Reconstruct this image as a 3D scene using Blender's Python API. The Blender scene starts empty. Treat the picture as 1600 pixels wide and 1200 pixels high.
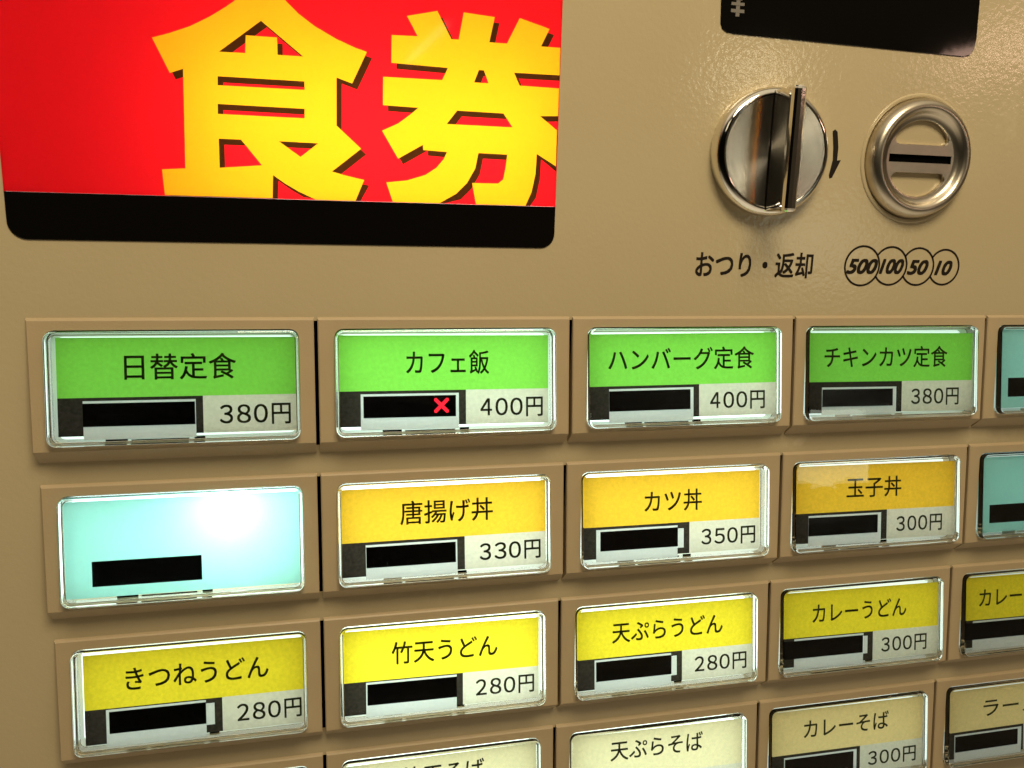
# Close-up of a meal ticket vending machine: lit sign, coin slot, return knob and rows of backlit menu buttons.
# Working unit: millimetres on the machine front (x right, y up, z out of the panel); world = metres (X=x, Y=-z, Z=y).
import bpy, bmesh, math, random
from mathutils import Vector, Matrix
R_ = math.radians
sc = bpy.context.scene
col = sc.collection
random.seed(7)

# ------------------------------------------------------------------ camera
cam = bpy.data.cameras.new('camera')
cam.sensor_width = 36.0
cam.lens = 36.0 * 1312.29 / 1600.0
cam.clip_start = 0.01
cam.clip_end = 50
co = bpy.data.objects.new('camera', cam)
col.objects.link(co)
right = Vector((0.97283794, -0.23001371, 0.02607758))
down = Vector((-0.02120035, -0.20070741, -0.97942181))
fwd = Vector((0.23051441, 0.95226584, -0.20013215))
M = Matrix((( right.x, -down.x, -fwd.x), (right.y, -down.y, -fwd.y), (right.z, -down.z, -fwd.z))).to_4x4()
M.translation = Vector((0.07825, -0.25870, 0.03303))
co.matrix_world = M
sc.camera = co

# ------------------------------------------------------------------ room light
w = bpy.data.worlds.new("World")
sc.world = w
w.use_nodes = True
nt = w.node_tree
bg = nt.nodes['Background']
tc = nt.nodes.new('ShaderNodeTexCoord')
# a dim warm room: dark walls all round, a pale ceiling above and a pale floor below
sep = nt.nodes.new('ShaderNodeSeparateXYZ')
nt.links.new(tc.outputs['Generated'], sep.inputs[0])
ab = nt.nodes.new('ShaderNodeMath'); ab.operation = 'ABSOLUTE'
nt.links.new(sep.outputs['Z'], ab.inputs[0])
nz = nt.nodes.new('ShaderNodeTexNoise'); nz.inputs['Scale'].default_value = 3.2; nz.inputs['Detail'].default_value = 3
nt.links.new(tc.outputs['Generated'], nz.inputs['Vector'])
mn = nt.nodes.new('ShaderNodeMath'); mn.operation = 'MULTIPLY_ADD'
mn.inputs[1].default_value = 0.45; mn.inputs[2].default_value = -0.225
nt.links.new(nz.outputs[0], mn.inputs[0])
ad = nt.nodes.new('ShaderNodeMath'); ad.operation = 'ADD'; ad.use_clamp = True
nt.links.new(ab.outputs[0], ad.inputs[0]); nt.links.new(mn.outputs[0], ad.inputs[1])
rp = nt.nodes.new('ShaderNodeValToRGB')
e = rp.color_ramp.elements
e[0].position = 0.14; e[0].color = (0.055, 0.040, 0.022, 1)
e[1].position = 0.80; e[1].color = (1.0, 0.83, 0.56, 1)
x = e.new(0.36); x.color = (0.13, 0.098, 0.055, 1)
nt.links.new(ad.outputs[0], rp.inputs[0])
# dark lobe added to the room light, standing for the viewer's own dark body
vd = nt.nodes.new('ShaderNodeVectorMath'); vd.operation = 'DOT_PRODUCT'
vd.inputs[1].default_value = Vector((-0.58, -0.81, 0.0)).normalized()
nt.links.new(tc.outputs['Generated'], vd.inputs[0])
mr = nt.nodes.new('ShaderNodeMapRange'); mr.inputs['From Min'].default_value = 0.50; mr.inputs['From Max'].default_value = 0.80
mr.inputs['To Min'].default_value = 1.0; mr.inputs['To Max'].default_value = 0.035
nt.links.new(vd.outputs['Value'], mr.inputs[0])
sc_ = nt.nodes.new('ShaderNodeVectorMath'); sc_.operation = 'SCALE'
nt.links.new(rp.outputs[0], sc_.inputs[0]); nt.links.new(mr.outputs[0], sc_.inputs['Scale'])
nt.links.new(sc_.outputs[0], bg.inputs[0])
bg.inputs[1].default_value = 0.72

def lamp(name, loc, target, sx, sy, power, color, roll=0.0):
    l = bpy.data.lights.new(name, 'AREA')
    l.shape = 'RECTANGLE'; l.size = sx; l.size_y = sy
    l.energy = power; l.color = color
    o = bpy.data.objects.new(name, l)
    col.objects.link(o)
    d = Vector(target) - Vector(loc)
    q = d.to_track_quat('-Z', 'Y').to_matrix() @ Matrix.Rotation(roll, 3, 'Z')
    o.matrix_world = Matrix.Translation(Vector(loc)) @ q.to_4x4()
    return o
WARM = (1.0, 0.85, 0.57)
lamp('ceiling_lamp', (0.17, -0.46, 0.56), (0.17, 0.0, 0.03), 0.34, 0.22, 4.2, WARM)
lamp('hall_lamp', (-0.9, -1.6, 1.2), (0.1, 0.0, 0.0), 0.5, 0.5, 0.9, WARM)
lamp('window_light', (1.54, -2.0, -0.03), (0.25, 0.0, 0.03), 0.30, 0.22, 0.36, (0.92, 1.0, 0.80))
lamp('tube_light', (2.40, -2.0, 0.62), (0.31, 0.0, 0.09), 0.80, 0.05, 2.0, (1.0, 0.62, 0.46), 0.15)
lamp('spot_tube', (1.30, -2.0, 0.44), (0.22, 0.0, 0.08), 0.14, 0.08, 0.5, WARM)
lamp('far_tube', (0.38, -2.0, 0.45), (0.12, 0.0, 0.066), 0.14, 0.009, 0.018, (1.0, 0.9, 0.8), 0.75)

vs = sc.view_settings
vs.view_transform = 'Standard'; vs.look = 'None'; vs.exposure = 0.0; vs.gamma = 1.0
vs.use_curve_mapping = False
cy = sc.cycles
cy.use_denoising = True
cy.max_bounces = 18; cy.transmission_bounces = 16; cy.glossy_bounces = 6; cy.diffuse_bounces = 4
cy.transparent_max_bounces = 16
cy.caustics_reflective = True; cy.caustics_refractive = True
cy.blur_glossy = 0.4
cy.sample_clamp_indirect = 25.0

# ------------------------------------------------------------------ helpers
def W(x, y, z):
    return Vector((x * .001, -z * .001, y * .001))

def mat(name):
    m = bpy.data.materials.new(name); m.use_nodes = True
    return m, m.node_tree, m.node_tree.nodes['Principled BSDF']

def simple(name, color, rough=.5, metal=0., spec=.5, noise=0., nscale=300., bump=0., bscale=400.):
    m, t, b = mat(name)
    b.inputs['Base Color'].default_value = (*color, 1)
    b.inputs['Roughness'].default_value = rough
    b.inputs['Metallic'].default_value = metal
    b.inputs['Specular IOR Level'].default_value = spec
    if noise or bump:
        c = t.nodes.new('ShaderNodeTexCoord')
    if noise:
        n = t.nodes.new('ShaderNodeTexNoise'); n.inputs['Scale'].default_value = nscale; n.inputs['Detail'].default_value = 4
        t.links.new(c.outputs['Object'], n.inputs['Vector'])
        h = t.nodes.new('ShaderNodeHueSaturation'); h.inputs['Color'].default_value = (*color, 1)
        a = t.nodes.new('ShaderNodeMapRange'); a.inputs['From Min'].default_value = .3; a.inputs['From Max'].default_value = .7
        a.inputs['To Min'].default_value = 1 - noise; a.inputs['To Max'].default_value = 1 + noise
        t.links.new(n.outputs[0], a.inputs[0]); t.links.new(a.outputs[0], h.inputs['Value'])
        t.links.new(h.outputs[0], b.inputs['Base Color'])
    if bump:
        n2 = t.nodes.new('ShaderNodeTexNoise'); n2.inputs['Scale'].default_value = bscale; n2.inputs['Detail'].default_value = 2
        t.links.new(c.outputs['Object'], n2.inputs['Vector'])
        bp = t.nodes.new('ShaderNodeBump'); bp.inputs['Strength'].default_value = bump; bp.inputs['Distance'].default_value = .0006
        t.links.new(n2.outputs[0], bp.inputs['Height']); t.links.new(bp.outputs[0], b.inputs['Normal'])
    return m

def paper(name, color, transl=.5, grain=.06):
    """printed paper or plastic film that lets the backlight through"""
    m, t, b = mat(name)
    out = t.nodes['Material Output']
    c = t.nodes.new('ShaderNodeTexCoord')
    n = t.nodes.new('ShaderNodeTexNoise'); n.inputs['Scale'].default_value = 900; n.inputs['Detail'].default_value = 3
    oi = t.nodes.new('ShaderNodeObjectInfo')
    mp = t.nodes.new('ShaderNodeVectorMath'); mp.operation = 'ADD'
    t.links.new(c.outputs['Object'], mp.inputs[0]); t.links.new(oi.outputs['Random'], mp.inputs[1])
    t.links.new(mp.outputs[0], n.inputs['Vector'])
    h = t.nodes.new('ShaderNodeHueSaturation'); h.inputs['Color'].default_value = (*color, 1)
    a = t.nodes.new('ShaderNodeMapRange'); a.inputs['From Min'].default_value = .3; a.inputs['From Max'].default_value = .7
    a.inputs['To Min'].default_value = 1 - grain; a.inputs['To Max'].default_value = 1 + grain
    t.links.new(n.outputs[0], a.inputs[0]); t.links.new(a.outputs[0], h.inputs['Value'])
    d = t.nodes.new('ShaderNodeBsdfDiffuse'); tr = t.nodes.new('ShaderNodeBsdfTranslucent')
    mix = t.nodes.new('ShaderNodeMixShader'); mix.inputs[0].default_value = transl
    t.links.new(h.outputs[0], d.inputs[0]); t.links.new(h.outputs[0], tr.inputs[0])
    t.links.new(d.outputs[0], mix.inputs[1]); t.links.new(tr.outputs[0], mix.inputs[2])
    t.links.new(mix.outputs[0], out.inputs[0])
    t.nodes.remove(b)
    return m

def glow(name, color, strength):
    m, t, b = mat(name)
    b.inputs['Base Color'].default_value = (.6, .6, .6, 1)
    b.inputs['Emission Color'].default_value = (*color, 1)
    b.inputs['Emission Strength'].default_value = strength
    return m

def finish(bm, name, mats, parent=None, smooth=False, world=False):
    me = bpy.data.meshes.new(name)
    bmesh.ops.recalc_face_normals(bm, faces=bm.faces)
    bm.to_mesh(me); bm.free()
    return link(me, name, mats, parent, smooth)

def link(me, name, mats, parent=None, smooth=False):
    if not isinstance(mats, (list, tuple)): mats = [mats]
    for m in mats: me.materials.append(m)
    if smooth:
        for p in me.polygons: p.use_smooth = True
    o = bpy.data.objects.new(name, me)
    col.objects.link(o)
    if parent: o.parent = parent
    return o

def thing(name, label, cat, loc=(0, 0, 0), group=None):
    o = bpy.data.objects.new(name, None)
    o.empty_display_size = .01
    col.objects.link(o)
    o.location = loc
    o['label'] = label; o['category'] = cat
    if group: o['group'] = group
    return o

def rrect(x0, y0, x1, y1, r, n=5):
    pts = []
    for cx, cy, a in ((x1 - r, y1 - r, 0), (x0 + r, y1 - r, 90), (x0 + r, y0 + r, 180), (x1 - r, y0 + r, 270)):
        for k in range(n + 1):
            t = R_(a + 90 * k / n)
            pts.append((cx + r * math.cos(t), cy + r * math.sin(t)))
    return pts

def ring(bm, pts):
    return [bm.verts.new(p) for p in pts]

def bridge(bm, a, b, mi=0):
    n = len(a)
    for i in range(n):
        f = bm.faces.new((a[i], a[(i + 1) % n], b[(i + 1) % n], b[i])); f.material_index = mi

def loop_edges(bm, a):
    return [bm.edges.get((a[i], a[(i + 1) % len(a)])) or bm.edges.new((a[i], a[(i + 1) % len(a)])) for i in range(len(a))]

def fill_between(bm, outer, holes):
    es = loop_edges(bm, outer)
    for h in holes: es += loop_edges(bm, h)
    bmesh.ops.triangle_fill(bm, use_beauty=True, use_dissolve=False, edges=es)

def flat_mesh(loops, fn):
    """filled flat shape with holes (even-odd); loops of (x,y) in mm; fn maps (x,y) to a point"""
    c = bpy.data.curves.new('shape', 'CURVE'); c.dimensions = '2D'; c.fill_mode = 'BOTH'
    for lp in loops:
        s = c.splines.new('POLY'); s.points.add(len(lp) - 1)
        for p, q in zip(s.points, lp): p.co = (q[0], q[1], 0, 1)
        s.use_cyclic_u = True
    return curve_mesh(c, fn)

def curve_mesh(c, fn):
    o = bpy.data.objects.new('shape', c); col.objects.link(o)
    dg = bpy.context.evaluated_depsgraph_get()
    me = bpy.data.meshes.new_from_object(o.evaluated_get(dg))
    bpy.data.objects.remove(o); bpy.data.curves.remove(c)
    for v in me.vertices: v.co = fn(v.co.x, v.co.y)
    me.materials.clear()
    return me

def lettering(body, x0, x1, ymid, em, fn, bold=0., spacing=1., shear=0., ref=None):
    """letters as one flat mesh, fitted to x0..x1 (mm); em = glyph size in mm; ymid = height of the glyph middle"""
    c = bpy.data.curves.new('letters', 'FONT')
    c.body = body; c.size = 1; c.space_character = spacing; c.shear = shear; c.resolution_u = 4
    o = bpy.data.objects.new('letters', c); col.objects.link(o)
    dg = bpy.context.evaluated_depsgraph_get()
    me = bpy.data.meshes.new_from_object(o.evaluated_get(dg))
    bpy.data.objects.remove(o); bpy.data.curves.remove(c)
    xs = [v.co.x for v in me.vertices]
    a, b = min(xs), max(xs)
    mid = .383 if ref is None else ref
    k = (x1 - x0) / (b - a)
    src = [(v.co.x, v.co.y) for v in me.vertices]
    polys = [list(p.vertices) for p in me.polygons]
    bpy.data.meshes.remove(me)
    if bold: offs = [(math.cos(t) * bold, math.sin(t) * bold) for t in [math.pi / 4 + i * math.pi / 2 for i in range(4)]]
    else: offs = [(0, 0)]
    vs_, fs = [], []
    for i, (ox, oy) in enumerate(offs):
        n = len(vs_)
        for px_, py_ in src:
            p = fn(x0 + (px_ - a) * k + ox * em, ymid + (py_ - mid + oy) * em)
            vs_.append(p + Vector((0, -i * 6e-6, 0)))
        fs += [[q + n for q in f] for f in polys]
    me = bpy.data.meshes.new('lettering')
    me.from_pydata(vs_, [], fs)
    return me

def join_meshes(ms, name):
    vs_, fs = [], []
    for m in ms:
        n = len(vs_)
        vs_ += [v.co.copy() for v in m.vertices]; fs += [[q + n for q in p.vertices] for p in m.polygons]
        bpy.data.meshes.remove(m)
    me = bpy.data.meshes.new(name); me.from_pydata(vs_, [], fs)
    return me

def box(bm, c0, c1, fn, mi=0):
    (x0, y0, z0), (x1, y1, z1) = c0, c1
    v = [bm.verts.new(fn(x, y, z)) for x in (x0, x1) for y in (y0, y1) for z in (z0, z1)]
    for q in ((0, 1, 3, 2), (4, 6, 7, 5), (0, 4, 5, 1), (2, 3, 7, 6), (0, 2, 6, 4), (1, 5, 7, 3)):
        f = bm.faces.new([v[i] for i in q]); f.material_index = mi

# ------------------------------------------------------------------ materials
def panel_paint():
    m, t, b = mat('beige_textured_paint')
    b.inputs['Base Color'].default_value = (.535, .44, .272, 1)
    b.inputs['Roughness'].default_value = .12
    b.inputs['Specular IOR Level'].default_value = .45
    c = t.nodes.new('ShaderNodeTexCoord')
    n = t.nodes.new('ShaderNodeTexNoise'); n.inputs['Scale'].default_value = 720; n.inputs['Detail'].default_value = 1.5
    n3 = t.nodes.new('ShaderNodeTexNoise'); n3.inputs['Scale'].default_value = 95; n3.inputs['Detail'].default_value = 1
    t.links.new(c.outputs['Object'], n.inputs['Vector']); t.links.new(c.outputs['Object'], n3.inputs['Vector'])
    b1 = t.nodes.new('ShaderNodeBump'); b1.inputs['Strength'].default_value = .27; b1.inputs['Distance'].default_value = .00022
    b2 = t.nodes.new('ShaderNodeBump'); b2.inputs['Strength'].default_value = .10; b2.inputs['Distance'].default_value = .0004
    t.links.new(n3.outputs[0], b2.inputs['Height']); t.links.new(n.outputs[0], b1.inputs['Height'])
    t.links.new(b2.outputs[0], b1.inputs['Normal']); t.links.new(b1.outputs[0], b.inputs['Normal'])
    # faint grime and specks
    n2 = t.nodes.new('ShaderNodeTexNoise'); n2.inputs['Scale'].default_value = 14; n2.inputs['Detail'].default_value = 6
    t.links.new(c.outputs['Object'], n2.inputs['Vector'])
    r = t.nodes.new('ShaderNodeValToRGB')
    r.color_ramp.elements[0].position = .3; r.color_ramp.elements[0].color = (.52, .426, .262, 1)
    r.color_ramp.elements[1].position = .7; r.color_ramp.elements[1].color = (.55, .453, .284, 1)
    t.links.new(n2.outputs[0], r.inputs[0])
    v = t.nodes.new('ShaderNodeTexVoronoi'); v.inputs['Scale'].default_value = 24
    t.links.new(c.outputs['Object'], v.inputs['Vector'])
    sp = t.nodes.new('ShaderNodeMath'); sp.operation = 'LESS_THAN'; sp.inputs[1].default_value = .014
    t.links.new(v.outputs['Distance'], sp.inputs[0])
    mx_ = t.nodes.new('ShaderNodeMix'); mx_.data_type = 'RGBA'
    t.links.new(sp.outputs[0], mx_.inputs['Factor']); t.links.new(r.outputs[0], mx_.inputs['A'])
    mx_.inputs['B'].default_value = (.16, .11, .06, 1)
    # dried smears between the button rows and beside the coin slot
    prev = mx_.outputs['Result']
    for k, (sx, sy, rx, ry) in enumerate(((247, -45, 9, 4.2), (330, -46, 14, 3), (120, -93, 10, 3), (318, 70, 8, 14))):
        d = t.nodes.new('ShaderNodeVectorMath'); d.operation = 'SUBTRACT'; d.inputs[1].default_value = W(sx, sy, 0)
        t.links.new(c.outputs['Object'], d.inputs[0])
        q = t.nodes.new('ShaderNodeVectorMath'); q.operation = 'MULTIPLY'; q.inputs[1].default_value = (1000 / rx, 0, 1000 / ry)
        t.links.new(d.outputs[0], q.inputs[0])
        ln = t.nodes.new('ShaderNodeVectorMath'); ln.operation = 'LENGTH'; t.links.new(q.outputs[0], ln.inputs[0])
        nn = t.nodes.new('ShaderNodeTexNoise'); nn.inputs['Scale'].default_value = 330; nn.inputs['Detail'].default_value = 5
        t.links.new(c.outputs['Object'], nn.inputs['Vector'])
        sm = t.nodes.new('ShaderNodeMath'); sm.operation = 'MULTIPLY_ADD'; sm.inputs[1].default_value = -.28
        t.links.new(ln.outputs['Value'], sm.inputs[0]); t.links.new(nn.outputs[0], sm.inputs[2])
        mr_ = t.nodes.new('ShaderNodeMapRange'); mr_.inputs['From Min'].default_value = .32; mr_.inputs['From Max'].default_value = .46
        mr_.inputs['To Max'].default_value = .5 if k == 0 else .22
        t.links.new(sm.outputs[0], mr_.inputs[0])
        m2 = t.nodes.new('ShaderNodeMix'); m2.data_type = 'RGBA'; m2.inputs['B'].default_value = (.66, .55, .37, 1)
        t.links.new(mr_.outputs[0], m2.inputs['Factor']); t.links.new(prev, m2.inputs['A'])
        prev = m2.outputs['Result']
    t.links.new(prev, b.inputs['Base Color'])
    return m
M_panel = panel_paint()
M_bezel = simple('tan_plastic', (.46, .352, .215), .42, 0, .35, noise=.03, nscale=60, bump=.08, bscale=1500)
M_ink = simple('black_ink', (.016, .011, .007), .5, 0, .2)
M_black = simple('black_gloss_plastic', (.004, .0035, .003), .05, 0, .22, bump=.02, bscale=120)
M_window = simple('black_window', (.006, .006, .007), .16, 0, .5, noise=.2, nscale=200)
M_chrome = simple('polished_chrome', (.84, .81, .76), .05, 1, noise=.04, nscale=200, bump=.06, bscale=160)
M_grip = simple('worn_chrome', (.84, .80, .74), .10, 1, noise=.05, nscale=300, bump=.05, bscale=300)
M_steel = simple('satin_steel', (.56, .50, .41), .30, 1, noise=.06, nscale=250, bump=.03, bscale=300)
M_slot = simple('slot_dark', (.003, .003, .003), .8, 0, .0)  # near-black put into the colour for the shade inside slot and cutouts
M_reflect = simple('pale_housing', (.78, .80, .77), .5)
M_dim = simple('housing', (.55, .50, .42), .6)

def brushed():
    m, t, b = mat('brushed_chrome')
    b.inputs['Base Color'].default_value = (.84, .80, .73, 1)
    b.inputs['Metallic'].default_value = 1
    b.inputs['Roughness'].default_value = .26
    b.inputs['Anisotropic'].default_value = .85
    tg = t.nodes.new('ShaderNodeTangent'); tg.direction_type = 'RADIAL'; tg.axis = 'Y'
    t.links.new(tg.outputs[0], b.inputs['Tangent'])
    c = t.nodes.new('ShaderNodeTexCoord')
    s = t.nodes.new('ShaderNodeSeparateXYZ'); t.links.new(c.outputs['Object'], s.inputs[0])
    l = t.nodes.new('ShaderNodeVectorMath'); l.operation = 'LENGTH'; t.links.new(c.outputs['Object'], l.inputs[0])
    n = t.nodes.new('ShaderNodeTexNoise'); n.noise_dimensions = '1D'; n.inputs['Scale'].default_value = 7200
    t.links.new(l.outputs['Value'], n.inputs['W'])
    bp = t.nodes.new('ShaderNodeBump'); bp.inputs['Strength'].default_value = .12; bp.inputs['Distance'].default_value = .0001
    t.links.new(n.outputs[0], bp.inputs['Height']); t.links.new(bp.outputs[0], b.inputs['Normal'])
    return m
M_brushed = brushed()

def acrylic():
    m, t, b = mat('clear_acrylic')
    b.inputs['Base Color'].default_value = (.975, .99, .98, 1)
    b.inputs['Roughness'].default_value = .0
    b.inputs['IOR'].default_value = 1.47
    b.inputs['Transmission Weight'].default_value = 1
    c = t.nodes.new('ShaderNodeTexCoord')
    n = t.nodes.new('ShaderNodeTexNoise'); n.inputs['Scale'].default_value = 90; n.inputs['Detail'].default_value = 1
    t.links.new(c.outputs['Object'], n.inputs['Vector'])
    bp = t.nodes.new('ShaderNodeBump'); bp.inputs['Strength'].default_value = .07; bp.inputs['Distance'].default_value = .0006
    t.links.new(n.outputs[0], bp.inputs['Height']); t.links.new(bp.outputs[0], b.inputs['Normal'])
    return m
M_acrylic = acrylic()

PAPER = paper('price_paper', (.71, .67, .55), .5)
DARKP = paper('dark_print', (.035, .028, .022), .5, .25)
WHITE = paper('white_sheet', (.74, .76, .74), .42, .03)
CYAN = paper('cyan_film', (.42, .83, .77), .5, .02)
BANDS = dict(green=paper('green_print', (.25, .68, .085), .5, .05), orange=paper('orange_print', (.91, .555, .042), .5, .07),
             yellow=paper('yellow_print', (.88, .70, .035), .5, .07), tan=paper('tan_print', (.86, .67, .31), .5, .05), cream=paper('cream_print', (.82, .72, .45), .5, .05))  # second, browner cream: the weaker backlight is put into its colour
LETTER = paper('letter_ink', (.050, .052, .020), .6, .1)
RED_LED = glow('red_lamp_mark', (1.0, .010, .035), 1.3)
RED_LED.node_tree.nodes['Principled BSDF'].inputs['Base Color'].default_value = (.25, .01, .01, 1)
LED = glow('led', (.92, 1.0, .97), 220.)

# ------------------------------------------------------------------ layout of the button field
GX = [-0.3, 79.4, 160.0, 240.8, 319.6, 399.6]         # seams between the columns
PITCH = 49.14
BASE = -0.8                                           # panel surface
BH = 37.6                                             # bezel height
def bz(y): return 0.2 + 4.1 * (-y) / BH               # front plane of a bezel, y measured down from its top
CAPW, CAPY0, CAPY1 = 69.4, -3.1, -35.3
TILT = math.atan2(7.3 - 2.3, CAPY0 - CAPY1)
def capfn(u, v, wv):
    """local frame of a cap: u right, v down-slope (negative), wv out of its front face"""
    c, s = math.cos(TILT), math.sin(TILT)
    y = CAPY0 + v * c + wv * s
    z = 2.3 - v * s + wv * c
    return W(u, y, z - BASE)
CAPL = math.hypot(7.3 - 2.3, CAPY0 - CAPY1)

# ------------------------------------------------------------------ the machine front
machine = thing('ticket_machine', 'beige painted steel front of a meal ticket machine carrying the sign and buttons', 'ticket machine', (0, 0, 0))
bm = bmesh.new()
OX0, OY0, OX1, OY1 = -120, -330, 470, 190
outer = ring(bm, [W(x, y, BASE) for x, y in rrect(OX0, OY0, OX1, OY1, 6)])
holes = []
cells = range(4)
for r in cells:
    x0, x1 = GX[0] + 3.2, GX[5] - 3.2
    y0 = -r * PITCH
    holes.append(ring(bm, [W(x, y, BASE) for x, y in rrect(x0, y0 - 39.5, x1, y0 - .6, 2, 2)]))
sign_hole = ring(bm, [W(x, y, BASE) for x, y in rrect(-2.0, 34.4, 153.2, 149.6, 1, 2)])
fill_between(bm, outer, holes + [sign_hole])
for h in holes:
    back = ring(bm, [v.co + Vector((0, .016, 0)) for v in h])
    bridge(bm, h, back, 1)
    f = bm.faces.new(back); f.material_index = 1
oback = ring(bm, [v.co + Vector((0, .040, 0)) for v in outer])
bridge(bm, outer, oback)
bm.faces.new(oback)
finish(bm, 'front_plate', [M_panel, M_slot], machine)

PZ = BASE + .05
P2 = lambda x, y: W(x, y, PZ)
t = lettering('おつり・返却', 202.8, 246.2, 17.8, 9.2, P2, .022)
link(t, 'change_return_lettering', M_ink, machine)
# coin values: four touching circles, each later one tucked behind the one before
coins = [(265.7, 17.9, 6.8), (277.0, 18.0, 6.6), (288.2, 17.9, 6.5), (299.1, 17.8, 6.2)]
bm = bmesh.new()
for i, (cx, cyy, r) in enumerate(coins):
    prev = coins[i - 1] if i else None
    n = 96
    def ok(k):
        if not prev: return True
        a = 2 * math.pi * (k + .5) / n
        return math.hypot(cx + r * math.cos(a) - prev[0], cyy + r * math.sin(a) - prev[1]) > prev[2] - .05
    for k in range(n):
        if not ok(k): continue
        vs_ = []
        for a, rr in ((k, r - .36), (k, r + .36), (k + 1, r + .36), (k + 1, r - .36)):
            t_ = 2 * math.pi * a / n
            vs_.append(bm.verts.new(P2(cx + rr * math.cos(t_), cyy + rr * math.sin(t_))))
        bm.faces.new(vs_)
bmesh.ops.remove_doubles(bm, verts=bm.verts, dist=1e-7)
finish(bm, 'coin_circles', M_ink, machine)
for s, x0, x1, ym in (('500', 259.8, 271.7, 17.9), ('100', 272.9, 282.3, 18.0), ('50', 284.2, 292.4, 17.8), ('10', 295.6, 302.4, 17.7)):
    t = lettering(s, x0, x1, ym, 7.0, P2, .046, .95, .28, ref=.365)
    link(t, 'coin_value_lettering', M_ink, machine)
arrow = [(248.9, 62.4), (249.8, 63.0), (250.8, 62.3), (251.7, 57.3), (251.7, 53.0), (253.1, 53.2), (250.4, 47.3), (249.4, 47.0), (249.1, 48.1), (250.0, 53.1), (249.7, 57.3)]
link(flat_mesh([arrow], P2), 'turn_arrow', M_ink, machine)

# ------------------------------------------------------------------ lit sign
def sign_film(name, color):
    """glossy printed film lit from behind"""
    m = paper(name, color, .8, .015)
    t = m.node_tree
    out = t.nodes['Material Output']
    src = out.inputs[0].links[0].from_socket
    gl = t.nodes.new('ShaderNodeBsdfGlossy'); gl.inputs['Roughness'].default_value = .05
    fr = t.nodes.new('ShaderNodeFresnel'); fr.inputs['IOR'].default_value = 1.45
    mix = t.nodes.new('ShaderNodeMixShader')
    t.links.new(fr.outputs[0], mix.inputs[0]); t.links.new(src, mix.inputs[1]); t.links.new(gl.outputs[0], mix.inputs[2])
    t.links.new(mix.outputs[0], out.inputs[0])
    return m
M_red = sign_film('red_film', (.80, .0095, .014))
M_yel = sign_film('yellow_film', (.95, .405, .010))
M_shd = sign_film('brown_film', (.045, .014, .003))
sign = thing('lit_sign', 'red backlit sign with large yellow characters 食券 above a black strip', 'sign', W(75, 60, BASE))
so = sign.location.copy()
SX0, SX1, SYB, SYM, SYT = -2.3, 153.5, 22.2, 35.1, 150.0
def slab(outl, z0, z1, cham, off):
    bm = bmesh.new()
    n = len(outl)
    cx = sum(p[0] for p in outl) / n; cyy = sum(p[1] for p in outl) / n
    a = ring(bm, [W(x, y, z0) - off for x, y in outl])
    b = ring(bm, [W(x, y, z1 - cham) - off for x, y in outl])
    c = ring(bm, [W(x + (cham if x < cx else -cham), y + (cham if y < cyy else -cham), z1) - off for x, y in outl])
    bridge(bm, a, b); bridge(bm, b, c); bm.faces.new(c); bm.faces.new(a)
    return bm
baro = [(SX1, SYM - .03)] + [(SX0, SYM - .03)] + [(SX0 + 5 - 5 * math.cos(R_(a)), SYB + 5 - 5 * math.sin(R_(a))) for a in range(0, 91, 10)] + \
       [(SX1 - 4.5 + 4.5 * math.sin(R_(a)), SYB + 4.5 - 4.5 * math.cos(R_(a))) for a in range(0, 91, 10)]
finish(slab(baro, BASE + .02, -.42, .12, so), 'black_strip', M_black, sign)
SHOKU = [[(37.6, 77.1), (42.2, 78.6), (47.5, 80.7), (52.8, 83.6), (57.2, 86.5), (59.6, 88.3), (66.3, 94.0), (72.9, 89.4), (76.5, 86.1), (80.9, 83.1), (86.9, 80.1), (91.9, 78.2), (95.4, 77.2), (91.1, 68.3), (86.7, 69.7), (86.5, 56.4), (93.5, 50.2), (85.0, 43.4), (88.9, 42.4), (94.3, 41.3), (91.7, 35.2), (80.2, 35.2), (75.3, 37.4), (71.8, 39.4), (68.3, 41.8), (68.0, 35.3), (38.7, 35.3), (38.3, 42.3), (44.5, 42.8), (45.2, 69.5), (41.7, 68.2)],
 [(54.8, 74.6), (61.8, 74.7), (62.1, 79.4), (70.5, 79.4), (70.5, 74.8), (77.5, 74.8), (66.3, 83.5)],
 [(54.2, 68.1), (77.7, 68.1), (77.7, 65.8), (54.1, 65.7)],
 [(53.9, 60.7), (77.6, 60.6), (77.5, 58.0), (53.8, 58.0)],
 [(53.8, 51.3), (59.8, 51.3), (65.3, 44.4), (53.7, 43.3)],
 [(70.2, 51.3), (81.2, 51.2), (76.1, 47.2)]]
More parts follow.
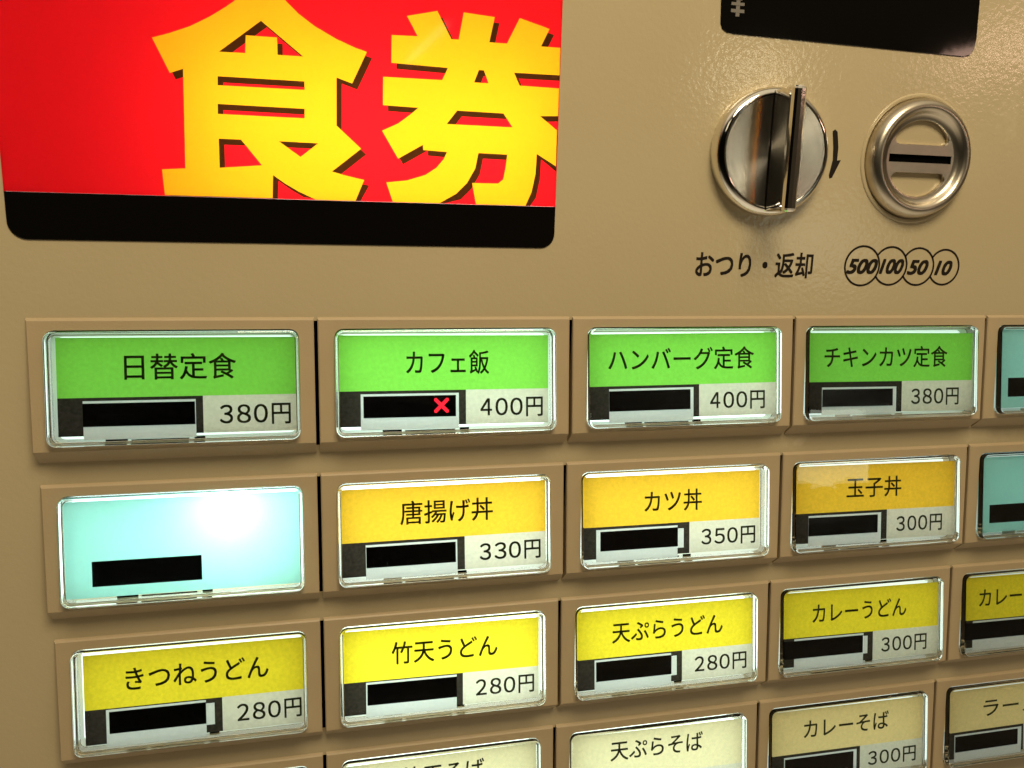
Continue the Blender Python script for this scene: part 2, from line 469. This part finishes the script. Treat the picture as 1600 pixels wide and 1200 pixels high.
KEN = [[(106.9, 87.8), (115.7, 89.8), (119.9, 82.4), (122.1, 82.4), (123.5, 90.0), (132.8, 89.4), (131.3, 82.3), (136.7, 82.3), (140.4, 89.7), (149.7, 87.3), (147.2, 82.2), (153.3, 82.2), (153.5, 74.3), (139.1, 74.2), (140.9, 70.6), (153.5, 70.5), (153.7, 62.4), (147.6, 62.1), (153.1, 58.2), (153.2, 47.4), (146.9, 50.9), (146.7, 44.9), (145.6, 39.3), (143.8, 35.2), (128.1, 35.2), (126.8, 41.5), (134.9, 41.6), (136.5, 42.9), (137.1, 46.1), (137.6, 50.3), (128.6, 50.4), (127.7, 45.8), (125.2, 41.4), (121.9, 38.1), (116.8, 35.2), (102.7, 35.2), (100.8, 40.8), (107.0, 41.6), (112.5, 43.4), (115.8, 45.6), (117.9, 48.1), (119.0, 50.3), (111.8, 50.6), (111.7, 52.1), (104.3, 47.8), (99.6, 55.6), (104.4, 57.9), (108.1, 60.7), (110.3, 62.6), (99.9, 62.8), (100.0, 70.7), (117.3, 70.8), (119.0, 74.3), (102.4, 74.7), (102.5, 82.3), (110.0, 82.5)],
 [(128.3, 74.3), (129.8, 74.3), (131.3, 70.7), (126.9, 70.7)],
 [(121.9, 62.4), (136.1, 62.3), (139.0, 58.4), (118.8, 58.4)]]
def clampx(loops, dx=0, dy=0):
    return [[(min(x + dx, SX1 - .15), max(y + dy, SYM + .05)) for x, y in lp] for lp in loops]
# the inks lie side by side in one film: cut the plane along every outline, then sort the pieces by ink
from mathutils.geometry import delaunay_2d_cdt
def inside(loops, x, y):
    c = False
    for lp in loops:
        for (x0, y0), (x1, y1) in zip(lp, lp[1:] + lp[:1]):
            if (y0 > y) != (y1 > y) and x < (x1 - x0) * (y - y0) / (y1 - y0) + x0: c = not c
    return c
letters = [clampx(g) for g in (SHOKU, KEN)]
shades = [clampx(g, 1.45, -1.6) for g in (SHOKU, KEN)]
pv, pe = [], []
for lp in [[(SX0, SYM), (SX1, SYM), (SX1, SYT), (SX0, SYT)]] + [l_ for g in letters + shades for l_ in g]:
    n0 = len(pv)
    pv += [Vector(p) for p in lp]
    pe += [(n0 + i, n0 + (i + 1) % len(lp)) for i in range(len(lp))]
cv, ce, cf_, *_o = delaunay_2d_cdt(pv, pe, [], 0, 1e-5)
inks = {}
for f in cf_:
    mx_c = sum(cv[i].x for i in f) / len(f); my_c = sum(cv[i].y for i in f) / len(f)
    if not (SX0 < mx_c < SX1 and SYM < my_c < SYT): continue
    k = None
    for i in (0, 1):
        if inside(letters[i], mx_c, my_c): k = ('sign_letter', i)
    if k is None:
        for i in (0, 1):
            if inside(shades[i], mx_c, my_c): k = ('letter_shadow', i)
    inks.setdefault(k or ('red_face', 0), []).append(f)
for (nm, i), fs in sorted(inks.items()):
    me = bpy.data.meshes.new(nm)
    me.from_pydata([W(v.x, v.y, -.5) - so for v in cv], [], [list(f) for f in fs])
    bm = bmesh.new(); bm.from_mesh(me)
    bmesh.ops.delete(bm, geom=[v for v in bm.verts if not v.link_faces], context='VERTS')
    if nm == 'red_face':                              # turned-back edge of the film, down to the panel
        for p, q in (((SX0, SYM), (SX0, SYT)), ((SX0, SYT), (SX1, SYT)), ((SX1, SYT), (SX1, SYM))):
            bm.faces.new([bm.verts.new(W(x, y, z) - so) for (x, y), z in ((p, -.5), (q, -.5), (q, BASE), (p, BASE))])
    bm.to_mesh(me); bm.free()
    link(me, nm, {'red_face': M_red, 'sign_letter': M_yel, 'letter_shadow': M_shd}[nm], sign)
# white light box behind the film with one fluorescent tube
bm = bmesh.new()
f0 = ring(bm, [W(x, y, BASE - .02) - so for x, y in rrect(-2.05, 34.3, 153.25, 149.65, 1, 2)])
f1 = ring(bm, [v.co + Vector((0, .0375, 0)) for v in f0])
bridge(bm, f0, f1); bm.faces.new(f1)
finish(bm, 'light_box', simple('white_box', (.82, .82, .80), .6), sign)
bm = bmesh.new()
tr_ = [ring(bm, [W(x, 60 + 5 * math.cos(k * math.pi / 8), -24 + 5 * math.sin(k * math.pi / 8)) - so for k in range(16)]) for x in (46, 149)]
bridge(bm, tr_[0], tr_[1]); bm.faces.new(tr_[0]); bm.faces.new(tr_[1])
finish(bm, 'fluorescent_tube', glow('tube_glow', (1.0, .97, .90), 8.0), sign)

# ------------------------------------------------------------------ black display
disp = thing('money_display', 'black glossy money display with a yen sign, cut by the top edge', 'display', W(252, 100, BASE))
do = disp.location.copy()
dpts = [(205.4, 93.0), (206.1, 91.4), (207.7, 90.5), (210.5, 90.2), (296.0, 88.9), (298.4, 89.6), (299.9, 91.6), (300.3, 95.0), (298.0, 140.0), (203.0, 140.0)]
finish(slab(dpts, BASE + .02, -.40, .15, do), 'display_glass', M_black, disp)
M_yen = simple('grey_print', (.20, .18, .16), .4)
yen = []
bm = bmesh.new()
for x0, x1, y0, y1 in ((210.2, 211.5, 95.4, 100.4), (208.5, 213.1, 96.5, 97.5), (208.5, 213.0, 98.6, 99.5)):
    z = -.34 + .03 * len(yen); yen.append(1)
    bm.faces.new([bm.verts.new(W(x, y, z) - do) for x, y in ((x0, y0), (x1, y0), (x1, y1), (x0, y1))])
for sgn in (-1, 1):
    bm.faces.new([bm.verts.new(W(210.85 + sgn * x, y, -.26 + sgn * .02) - do) for x, y in ((0, 100.2), (1.2, 100.2), (3.4, 103.8), (2.2, 103.8))])
finish(bm, 'yen_sign', M_yen, disp)

# ------------------------------------------------------------------ lathe
def lathe(bm, prof, cx, cyy, off, n=72, mi=0, capfirst=False, caplast=False):
    rings = [ring(bm, [W(cx + r * math.cos(2 * math.pi * k / n), cyy + r * math.sin(2 * math.pi * k / n), z) - off for k in range(n)]) for r, z in prof]
    for a, b in zip(rings, rings[1:]): bridge(bm, a, b, mi)
    if capfirst: bm.faces.new(rings[0]).material_index = mi
    if caplast: bm.faces.new(rings[-1]).material_index = mi
    return rings

# ------------------------------------------------------------------ coin return knob
KX, KY = 225.3, 54.4
knob = thing('return_knob', 'round chrome coin return knob with an upright grip bar', 'knob', W(KX, KY, BASE))
ko = knob.location.copy()
bm = bmesh.new()
lathe(bm, [(20.2, BASE + .01), (20.4, .6), (20.4, 2.2), (20.1, 3.4), (19.4, 4.4), (18.5, 5.0), (17.9, 5.1), (17.6, 4.95)], KX, KY, ko, 96)
o = finish(bm, 'knob_rim', M_chrome, knob, True)
bm = bmesh.new()
lathe(bm, [(17.62, 4.93), (12, 4.75), (6, 4.6), (.4, 4.55)], KX, KY, ko, 96, caplast=True)
o = finish(bm, 'knob_face', M_brushed, knob, True)
# grip: a slab with a rounded front bead, standing on the face
bm = bmesh.new()
prof = [(-2.0, 4.4), (-1.9, 4.9), (-1.5, 5.3), (-1.35, 13.6), (-2.0, 14.5), (-2.25, 16.0), (-2.0, 17.4), (-1.3, 18.0), (0, 18.15), (1.3, 18.0), (2.0, 17.4), (2.25, 16.0), (2.0, 14.5), (1.35, 13.6), (1.5, 5.3), (1.9, 4.9), (2.0, 4.4)]
secs = []
for y, s in ((-18.9, .72), (-18.5, .93), (-17.9, 1.0), (17.9, 1.0), (18.5, .93), (18.9, .72)):
    secs.append(ring(bm, [W(KX - .6 + x * s, KY + y, 4.3 + (z - 4.3) * (1 if s == 1 else (.985 if s > .8 else .96))) - ko for x, z in prof]))
for a, b in zip(secs, secs[1:]): bridge(bm, a, b)
bm.faces.new(secs[0]); bm.faces.new(secs[-1])
finish(bm, 'grip_bar', M_grip, knob)

# ------------------------------------------------------------------ coin slot
CX, CY = 282.2, 54.6
coin = thing('coin_slot', 'round steel coin slot with a crossbar between two half-moon recesses', 'coin slot', W(CX, CY, BASE))
cof = coin.location.copy()
bm = bmesh.new()
lathe(bm, [(21.7, BASE + .01), (21.6, BASE + .35), (21.2, BASE + .5), (20.4, BASE + .5), (20.2, BASE + .2), (20.2, BASE + .01)], CX, CY, cof, 96)
finish(bm, 'painted_collar', M_panel, coin, True)
bm = bmesh.new()
lathe(bm, [(20.1, BASE + .05), (20.0, .6), (19.7, 1.7), (19.1, 2.9), (18.2, 3.8), (17.2, 4.2), (16.3, 4.05), (15.5, 3.3), (14.9, 2.4), (14.2, 1.8), (13.2, 1.6)], CX, CY, cof, 96)
finish(bm, 'steel_ring', M_steel, coin, True)
# floor plate seen through the half-moons
bm = bmesh.new()
lathe(bm, [(14.5, -.2), (.3, -.2)], CX, CY, cof, 64, caplast=True)
finish(bm, 'recess_floor', M_panel, coin)
# pressed plate: disc with two half-moon openings and the slot
def halfmoon(s):
    r, h, rc = 12.9, 4.6, 2.0
    pts = []
    # chord corners rounded
    xc = math.sqrt((r - rc) ** 2 - (h + rc) ** 2)
    a0 = math.atan2(h + rc, xc)
    for k in range(7):
        a = -math.pi / 2 + (a0 + math.pi / 2) * k / 6
        pts.append((xc + rc * math.cos(a), h + rc + rc * math.sin(a)))
    for k in range(1, 30):
        a = a0 + (math.pi - 2 * a0) * k / 30
        pts.append((r * math.cos(a), r * math.sin(a)))
    for k in range(7):
        a = math.pi - a0 + (a0 + math.pi / 2) * k / 6
        pts.append((-xc + rc * math.cos(a), h + rc + rc * math.sin(a)))
    return [(CX + x, CY + s * y) for x, y in pts]
SLOT = [(CX - 12.3, CY - 1.3), (CX + 12.3, CY - 1.3), (CX + 12.3, CY + 1.3), (CX - 12.3, CY + 1.3)]
bm = bmesh.new()
rim_ = ring(bm, [W(CX + 13.25 * math.cos(2 * math.pi * k / 96), CY + 13.25 * math.sin(2 * math.pi * k / 96), 1.6) - cof for k in range(96)])
hl = []
for lp in (halfmoon(1), halfmoon(-1), SLOT):
    hl.append(ring(bm, [W(x, y, 1.55) - cof for x, y in lp]))
fill_between(bm, rim_, hl)
for hi, h in enumerate(hl):
    n = len(h); ctr = sum((v.co for v in h), Vector()) / n
    m1 = ring(bm, [v.co + Vector((0, .0003, 0)) + (ctr - v.co).normalized() * .00025 for v in h])
    bk = ring(bm, [v.co + Vector((0, .0015, 0)) for v in m1])
    bridge(bm, h, m1, 0 if hi < 2 else 1); bridge(bm, m1, bk, 0 if hi < 2 else 1)  # slot walls coloured black to paint in the shade of the slit
finish(bm, 'slot_plate', [M_steel, M_slot], coin)
bm = bmesh.new()
box(bm, (CX - 12.7, CY - 1.6, -.15), (CX + 12.7, CY + 1.6, .4), lambda x, y, z: W(x, y, z) - cof)
finish(bm, 'slot_opening', M_slot, coin)  # solid black block, painted shade in place of a real opening

# ------------------------------------------------------------------ menu buttons
def make_bezel(wd):
    hw = wd / 2 - .55
    bm = bmesh.new()
    L = lambda x, y, z: W(x, y, z - BASE)
    ch = .32
    def frame(x, yt, yb, zt, zb): return ring(bm, [L(-x, yb, zb), L(x, yb, zb), L(x, yt, zt), L(-x, yt, zt)])
    base = frame(hw, .5, -42.0, BASE + .01, BASE + .01)
    mid = frame(hw, .1, -BH - .15, bz(0) - ch, bz(-BH) - ch)
    front = frame(hw - ch, -ch, -BH + ch * .6, bz(-ch), bz(-BH + ch * .6))
    bridge(bm, base, mid); bridge(bm, mid, front)
    x1, yt, yb = CAPW / 2 + .22, CAPY0 + .22, CAPY1 - .75
    h0 = ring(bm, [L(x, y, bz(y)) for x, y in rrect(-x1, yb, x1, yt, 2.8)])
    h1 = ring(bm, [L(x, y, bz(y) - .3) for x, y in rrect(-x1 + .2, yb + .2, x1 - .2, yt - .2, 2.6)])
    h2 = ring(bm, [L(x, y, bz(y) - 11.5) for x, y in rrect(-x1 + .2, yb + .2, x1 - .2, yt - .2, 2.6)])
    fill_between(bm, front, [h0])
    bridge(bm, h0, h1); bridge(bm, h1, h2)
    me = bpy.data.meshes.new('bezel')
    bmesh.ops.recalc_face_normals(bm, faces=bm.faces)
    bm.to_mesh(me); bm.free()
    me.materials.append(M_bezel)
    return me

def make_cap():
    bm = bmesh.new()
    wl, pl, dp = .75, 3.0, 6.6
    x1 = CAPW / 2
    def rr(i, r): return rrect(-x1 + i, -CAPL + i, x1 - i, -i, r, 6)
    f0 = ring(bm, [capfn(u, v, 0) for u, v in rr(.45, 2.1)])
    f1 = ring(bm, [capfn(u, v, -.14) for u, v in rr(.14, 2.4)])
    f2 = ring(bm, [capfn(u, v, -.45) for u, v in rr(0, 2.5)])
    f3 = ring(bm, [capfn(u, v, -dp) for u, v in rr(0, 2.5)])
    i3 = ring(bm, [capfn(u, v, -dp) for u, v in rr(wl, 1.9)])
    i2 = ring(bm, [capfn(u, v, -pl - .3) for u, v in rr(wl, 1.9)])
    i1 = ring(bm, [capfn(u, v, -pl) for u, v in rr(wl + .3, 1.7)])
    bm.faces.new(f0)
    for a, b in ((f0, f1), (f1, f2), (f2, f3), (f3, i3), (i3, i2), (i2, i1)): bridge(bm, a, b)
    bm.faces.new(i1)
    bmesh.ops.recalc_face_normals(bm, faces=bm.faces)
    me = bpy.data.meshes.new('clear_cap')
    bm.to_mesh(me); bm.free()
    me.materials.append(M_acrylic)
    return me
CAP_MESH = make_cap()
CARDW, CARDT, CARDH = 67.2, -1.75, 28.2
CZ = -3.3

def quad(bm, u0, u1, v0, v1, wv, mi=0, skew=0., cf=None):
    cf = cf or capfn
    f = bm.faces.new([bm.verts.new(cf(u, v, wv)) for u, v in ((u0, v1 + skew), (u1, v1), (u1, v0), (u0, v0 + skew))])
    f.material_index = mi

BACK = {}
def backlight_mat(s):
    if s not in BACK: BACK[s] = glow('backlight_glow', (.80, 1.0, .93), s)
    return BACK[s]

def make_button(r, c, label, light, band=None, dish=None, dx=(0, 1), price=None, win=None, white=None, tab=None, split=.61, cross=False,
                shift=0., winy=(.655, .905), led=False, px=(.665, .972), dy=.30, bold=.012, drop=0., ins=(0, 0)):
    cx = (GX[c] + GX[c + 1]) / 2
    b = thing('menu_button', label, 'push button', W(cx, -r * PITCH, BASE), 'menu buttons of the ticket machine')
    link(make_bezel(GX[c + 1] - GX[c]), 'bezel', [], b)
    link(CAP_MESH, 'clear_cap', [], b)
    bm = bmesh.new()
    dz = -12.5 if led else -9.2
    bo = ring(bm, [capfn(u, v, dz) for u, v in rrect(-33.5, -CAPL + 1.4, 33.5, -1.35, 2)])
    bm.faces.new(bo)
    fl = ring(bm, [capfn(u, v, -6.75) for u, v in rrect(-34.5, -CAPL + .35, 34.5, -.35, 2)]); bridge(bm, bo, fl, 1)  # pale flange: unseen reflector added to soften the glow in the cap walls
    bk = ring(bm, [capfn(u, v, dz - 1) for u, v in rrect(-34.5, -CAPL + .35, 34.5, -.35, 2)]); bridge(bm, fl, bk, 1)
    bm.faces.new(bk).material_index = 1
    finish(bm, 'backlight', [backlight_mat(light), M_reflect], b)
    if led:
        bm = bmesh.new()
        q = ring(bm, [capfn(12.8 + 3.8 * math.cos(a * math.pi / 12), -6.2 + 2.6 * math.sin(a * math.pi / 12), -11.6) for a in range(24)])
        bm.faces.new(q)
        q2 = ring(bm, [v.co + Vector((0, .0005, 0)) for v in q]); bridge(bm, q, q2); bm.faces.new(q2)
        finish(bm, 'lamp_bead', LED, b)
    # latch ribs as opaque strips, added behind the lower cap wall to break up backlight
    bm = bmesh.new()
    for u0, u1, d in ((-20.5, -14.5, .9), (-13.5, 2.5, .45), (4.0, 7.0, .8)):
        box(bm, (u0, -CAPL + .55, -6.95), (u1, -CAPL + .55 + d, -6.7), capfn)
    finish(bm, 'latch_rib', M_slot if light > .9 else M_dim, b)
    L, Rt = -CARDW / 2 + shift + ins[0], CARDW / 2 + shift - ins[1]
    ang = R_(random.uniform(-.55, .55)) if band else 0.
    def cardfn(u, v, wv):                            # the insert sits a little crooked in its cap
        vc = v + 16
        return capfn(u * math.cos(ang) - vc * math.sin(ang), u * math.sin(ang) + vc * math.cos(ang) - 16, wv)
    X = lambda f: L + f * (Rt - L)
    Yv = lambda f: CARDT - drop - f * CARDH
    if band is None:                                 # blank film
        bm = bmesh.new(); quad(bm, -33.7, 33.7, -1.4, -30.4, CZ)
        finish(bm, 'blank_card', CYAN, b)
        bm = bmesh.new(); box(bm, (X(win[0]), Yv(winy[1]), CZ + .02), (X(win[1]), Yv(winy[0]), CZ + .2), capfn)
        finish(bm, 'sold_out_window', M_window, b)
        return b
    bm = bmesh.new()
    de = win[2]                                       # where the dark field ends
    quad(bm, L, Rt, Yv(0), Yv(split), CZ, 0, cf=cardfn)
    wx0, wx1 = white if white else (win[0], win[1])
    wy = winy[0] - .012
    quad(bm, L, X(de), Yv(split), Yv(wy), CZ, 1, cf=cardfn)
    quad(bm, L, X(wx0), Yv(wy), Yv(1), CZ, 1, cf=cardfn)
    if tab:
        ty0, ty1 = winy[0] + .03, winy[1] + .02
        quad(bm, X(tab), X(de), Yv(wy), Yv(1), CZ, 1, cf=cardfn)
        quad(bm, X(wx1), X(tab), Yv(wy), Yv(ty0), CZ, 1, cf=cardfn)
        quad(bm, X(wx1), X(tab), Yv(ty1), Yv(1), CZ, 1, cf=cardfn)
    else:
        quad(bm, X(wx1), X(de), Yv(wy), Yv(1), CZ, 1, cf=cardfn)
    quad(bm, X(de), Rt, Yv(split), Yv(1), CZ, 2, cf=cardfn)
    card = finish(bm, 'menu_card', [BANDS[band], DARKP, PAPER], b)
    fn = lambda x, y: cardfn(x, y, CZ + .05)
    if dish:
        link(lettering(dish, X(dx[0]), X(dx[1]), Yv(dy), 8.1, fn, bold), 'dish_lettering', LETTER, card)
    if price:
        BX = ((0, .178), (.241, .43), (.479, .671), (.734, 1))
        px0, pw = X(px[0]), X(px[1]) - X(px[0])
        ms = [lettering(ch_, px0 + a_ * pw, px0 + b_ * pw, Yv(.805), 7.2, fn, .016) for ch_, (a_, b_) in zip(price, BX)]
        link(join_meshes(ms, 'price_lettering'), 'price_lettering', LETTER, card)
    bm = bmesh.new()
    box(bm, (X(win[0]), Yv(winy[1]), CZ + .06), (X(win[1]), Yv(winy[0] + .012), CZ + .3), cardfn)
    wn = finish(bm, 'sold_out_window', M_window, b)
    bm = bmesh.new()
    quad(bm, X(wx0) - .05, X(wx1) + .05, Yv(wy) + .05, -CAPL + 1.5, CZ - .12, cf=cardfn)
    if tab:
        quad(bm, X(wx1), X(tab), Yv(winy[0] + .03), Yv(winy[1] + .02), CZ + .07, cf=cardfn)
    finish(bm, 'window_surround', WHITE, wn)
    if cross:
        u0, v0 = X(win[1]) - 4.6, (Yv(winy[0]) + Yv(winy[1])) / 2
        a, q = 1.95, .56
        base = [(q * 1.414, 0), (a + q * .707, a - q * .707 + 0), (a + q * .5, a + q * .5), (a - q * .707, a + q * .707), (0, q * 1.414)]
        pts = []
        for k in range(4):
            ca, sa = [(1, 0), (0, 1), (-1, 0), (0, -1)][k]
            for x, y in base[:-1]: pts.append((u0 + x * ca - y * sa, v0 + x * sa + y * ca))
        link(flat_mesh([pts], lambda x, y: cardfn(x, y, CZ + .36)), 'red_cross', RED_LED, wn)
    return b

LIGHT = dict()
make_button(0, 0, 'green-banded menu button reading 日替定食, 380 yen, directly under the lit sign', 1.2, 'green', '日替定食', (.272, .738), '３８０円', (.10, .56, .594), (.10, .563), None, ins=(1.6, -.2))
make_button(0, 1, 'bright green menu button reading カフェ飯, 400 yen, with a red cross in its window', 2.25, 'green', 'カフェ飯', (.312, .707), '４００円', (.112, .545, .594), (.10, .56), None, cross=True, ins=(-.3, 1.1))
make_button(0, 2, 'green-banded menu button reading ハンバーグ定食, 400 yen', 1.8, 'green', 'ハンバーグ定食', (.09, .873), '４００円', (.093, .522, .571), (.093, .54), None, px=(.632, .935))
make_button(0, 3, 'dull green menu button reading チキンカツ定食, 380 yen, below the coin slot', .9, 'green', 'チキンカツ定食', (.092, .839), '３８０円', (.082, .503, .56), (.080, .526), None, px=(.62, .917), winy=(.69, .92), drop=.5)
make_button(0, 4, 'dim blank cyan button in the top row, cut by the right edge', .5, win=(.055, .50), winy=(.62, .87))
make_button(1, 0, 'brightly lit blank cyan button with a white hot spot and black window', 2.2, win=(.108, .567), winy=(.63, .90), led=True)
make_button(1, 1, 'orange-yellow menu button reading 唐揚げ丼, 330 yen, right of the blank lit button', 2.7, 'orange', '唐揚げ丼', (.28, .731), '３３０円', (.115, .545, .59), (.113, .553), None, shift=-.2)
make_button(1, 2, 'orange-yellow menu button reading カツ丼, 350 yen', 2.4, 'orange', 'カツ丼', (.335, .66), '３５０円', (.09, .522, .59), (.068, .522), .557, px=(.66, .975), ins=(-.3, 1.8), dy=.33)
make_button(1, 3, 'dull orange menu button reading 玉子丼, 300 yen', 1.1, 'orange', '玉子丼', (.31, .652), '３００円', (.08, .505, .565), (.08, .528), None, px=(.627, .92))
make_button(1, 4, 'dim blank cyan button in the second row, cut by the right edge', .5, win=(.055, .50), winy=(.64, .89))
make_button(2, 0, 'yellow menu button reading きつねうどん, 280 yen, under the brightly lit blank button', 1.5, 'yellow', 'きつねうどん', (.183, .832), '２８０円', (.106, .538, .613), (.092, .538), .577, px=(.682, .985), ins=(1.9, -.2), winy=(.635, .89))
make_button(2, 1, 'brightest yellow menu button reading 竹天うどん, 280 yen', 2.9, 'yellow', '竹天うどん', (.24, .78), '２８０円', (.118, .568, .60), (.112, .568), None, px=(.668, .975), ins=(-.3, 1.0), winy=(.635, .895))
make_button(2, 2, 'yellow menu button reading 天ぷらうどん, 280 yen', 2.2, 'yellow', '天ぷらうどん', (.187, .82), '２８０円', (.096, .52, .583), (.088, .52), .552, px=(.658, .963), winy=(.64, .90))
make_button(2, 3, 'mustard yellow menu button reading カレーうどん, 300 yen, with its window black to the left edge', 1.0, 'yellow', 'カレーうどん', (.182, .785), '３００円', (.004, .503, .57), (.07, .508), .535, px=(.627, .925), winy=(.635, .885))
make_button(2, 4, 'dim mustard yellow menu button starting カレー, cut by the right edge', .5, 'yellow', 'カレー', (.10, .40), None, (.01, .56, .60), (.06, .56), None, winy=(.635, .885))
make_button(3, 0, 'cream button at the bottom left, only its top bezel in view', 1.2, 'cream', None, (0, 1), None, (.10, .56, .594), (.10, .565))
make_button(3, 1, 'lit cream menu button with the tops of 天そば at the bottom edge', 2.2, 'cream', '竹天そば', (.285, .715), None, (.11, .56, .594), (.11, .56), None, dy=.235)
make_button(3, 2, 'pale cream menu button reading 天ぷらそば, cut by the bottom edge', 2.2, 'cream', '天ぷらそば', (.215, .758), '２８０円', (.09, .52, .583), (.085, .53), None, px=(.63, .955), dy=.24)
make_button(3, 3, 'tan menu button reading カレーそば, 300 yen, cut by the bottom edge', .95, 'tan', 'カレーそば', (.205, .765), '３００円', (.085, .53, .576), (.08, .553), None, px=(.632, .955), winy=(.66, .92), dy=.28)
make_button(3, 4, 'dim tan menu button reading ラーメン in the bottom right corner', .55, 'tan', 'ラーメン', (.25, .80), None, (.05, .50, .545), (.045, .53), None, winy=(.66, .90))
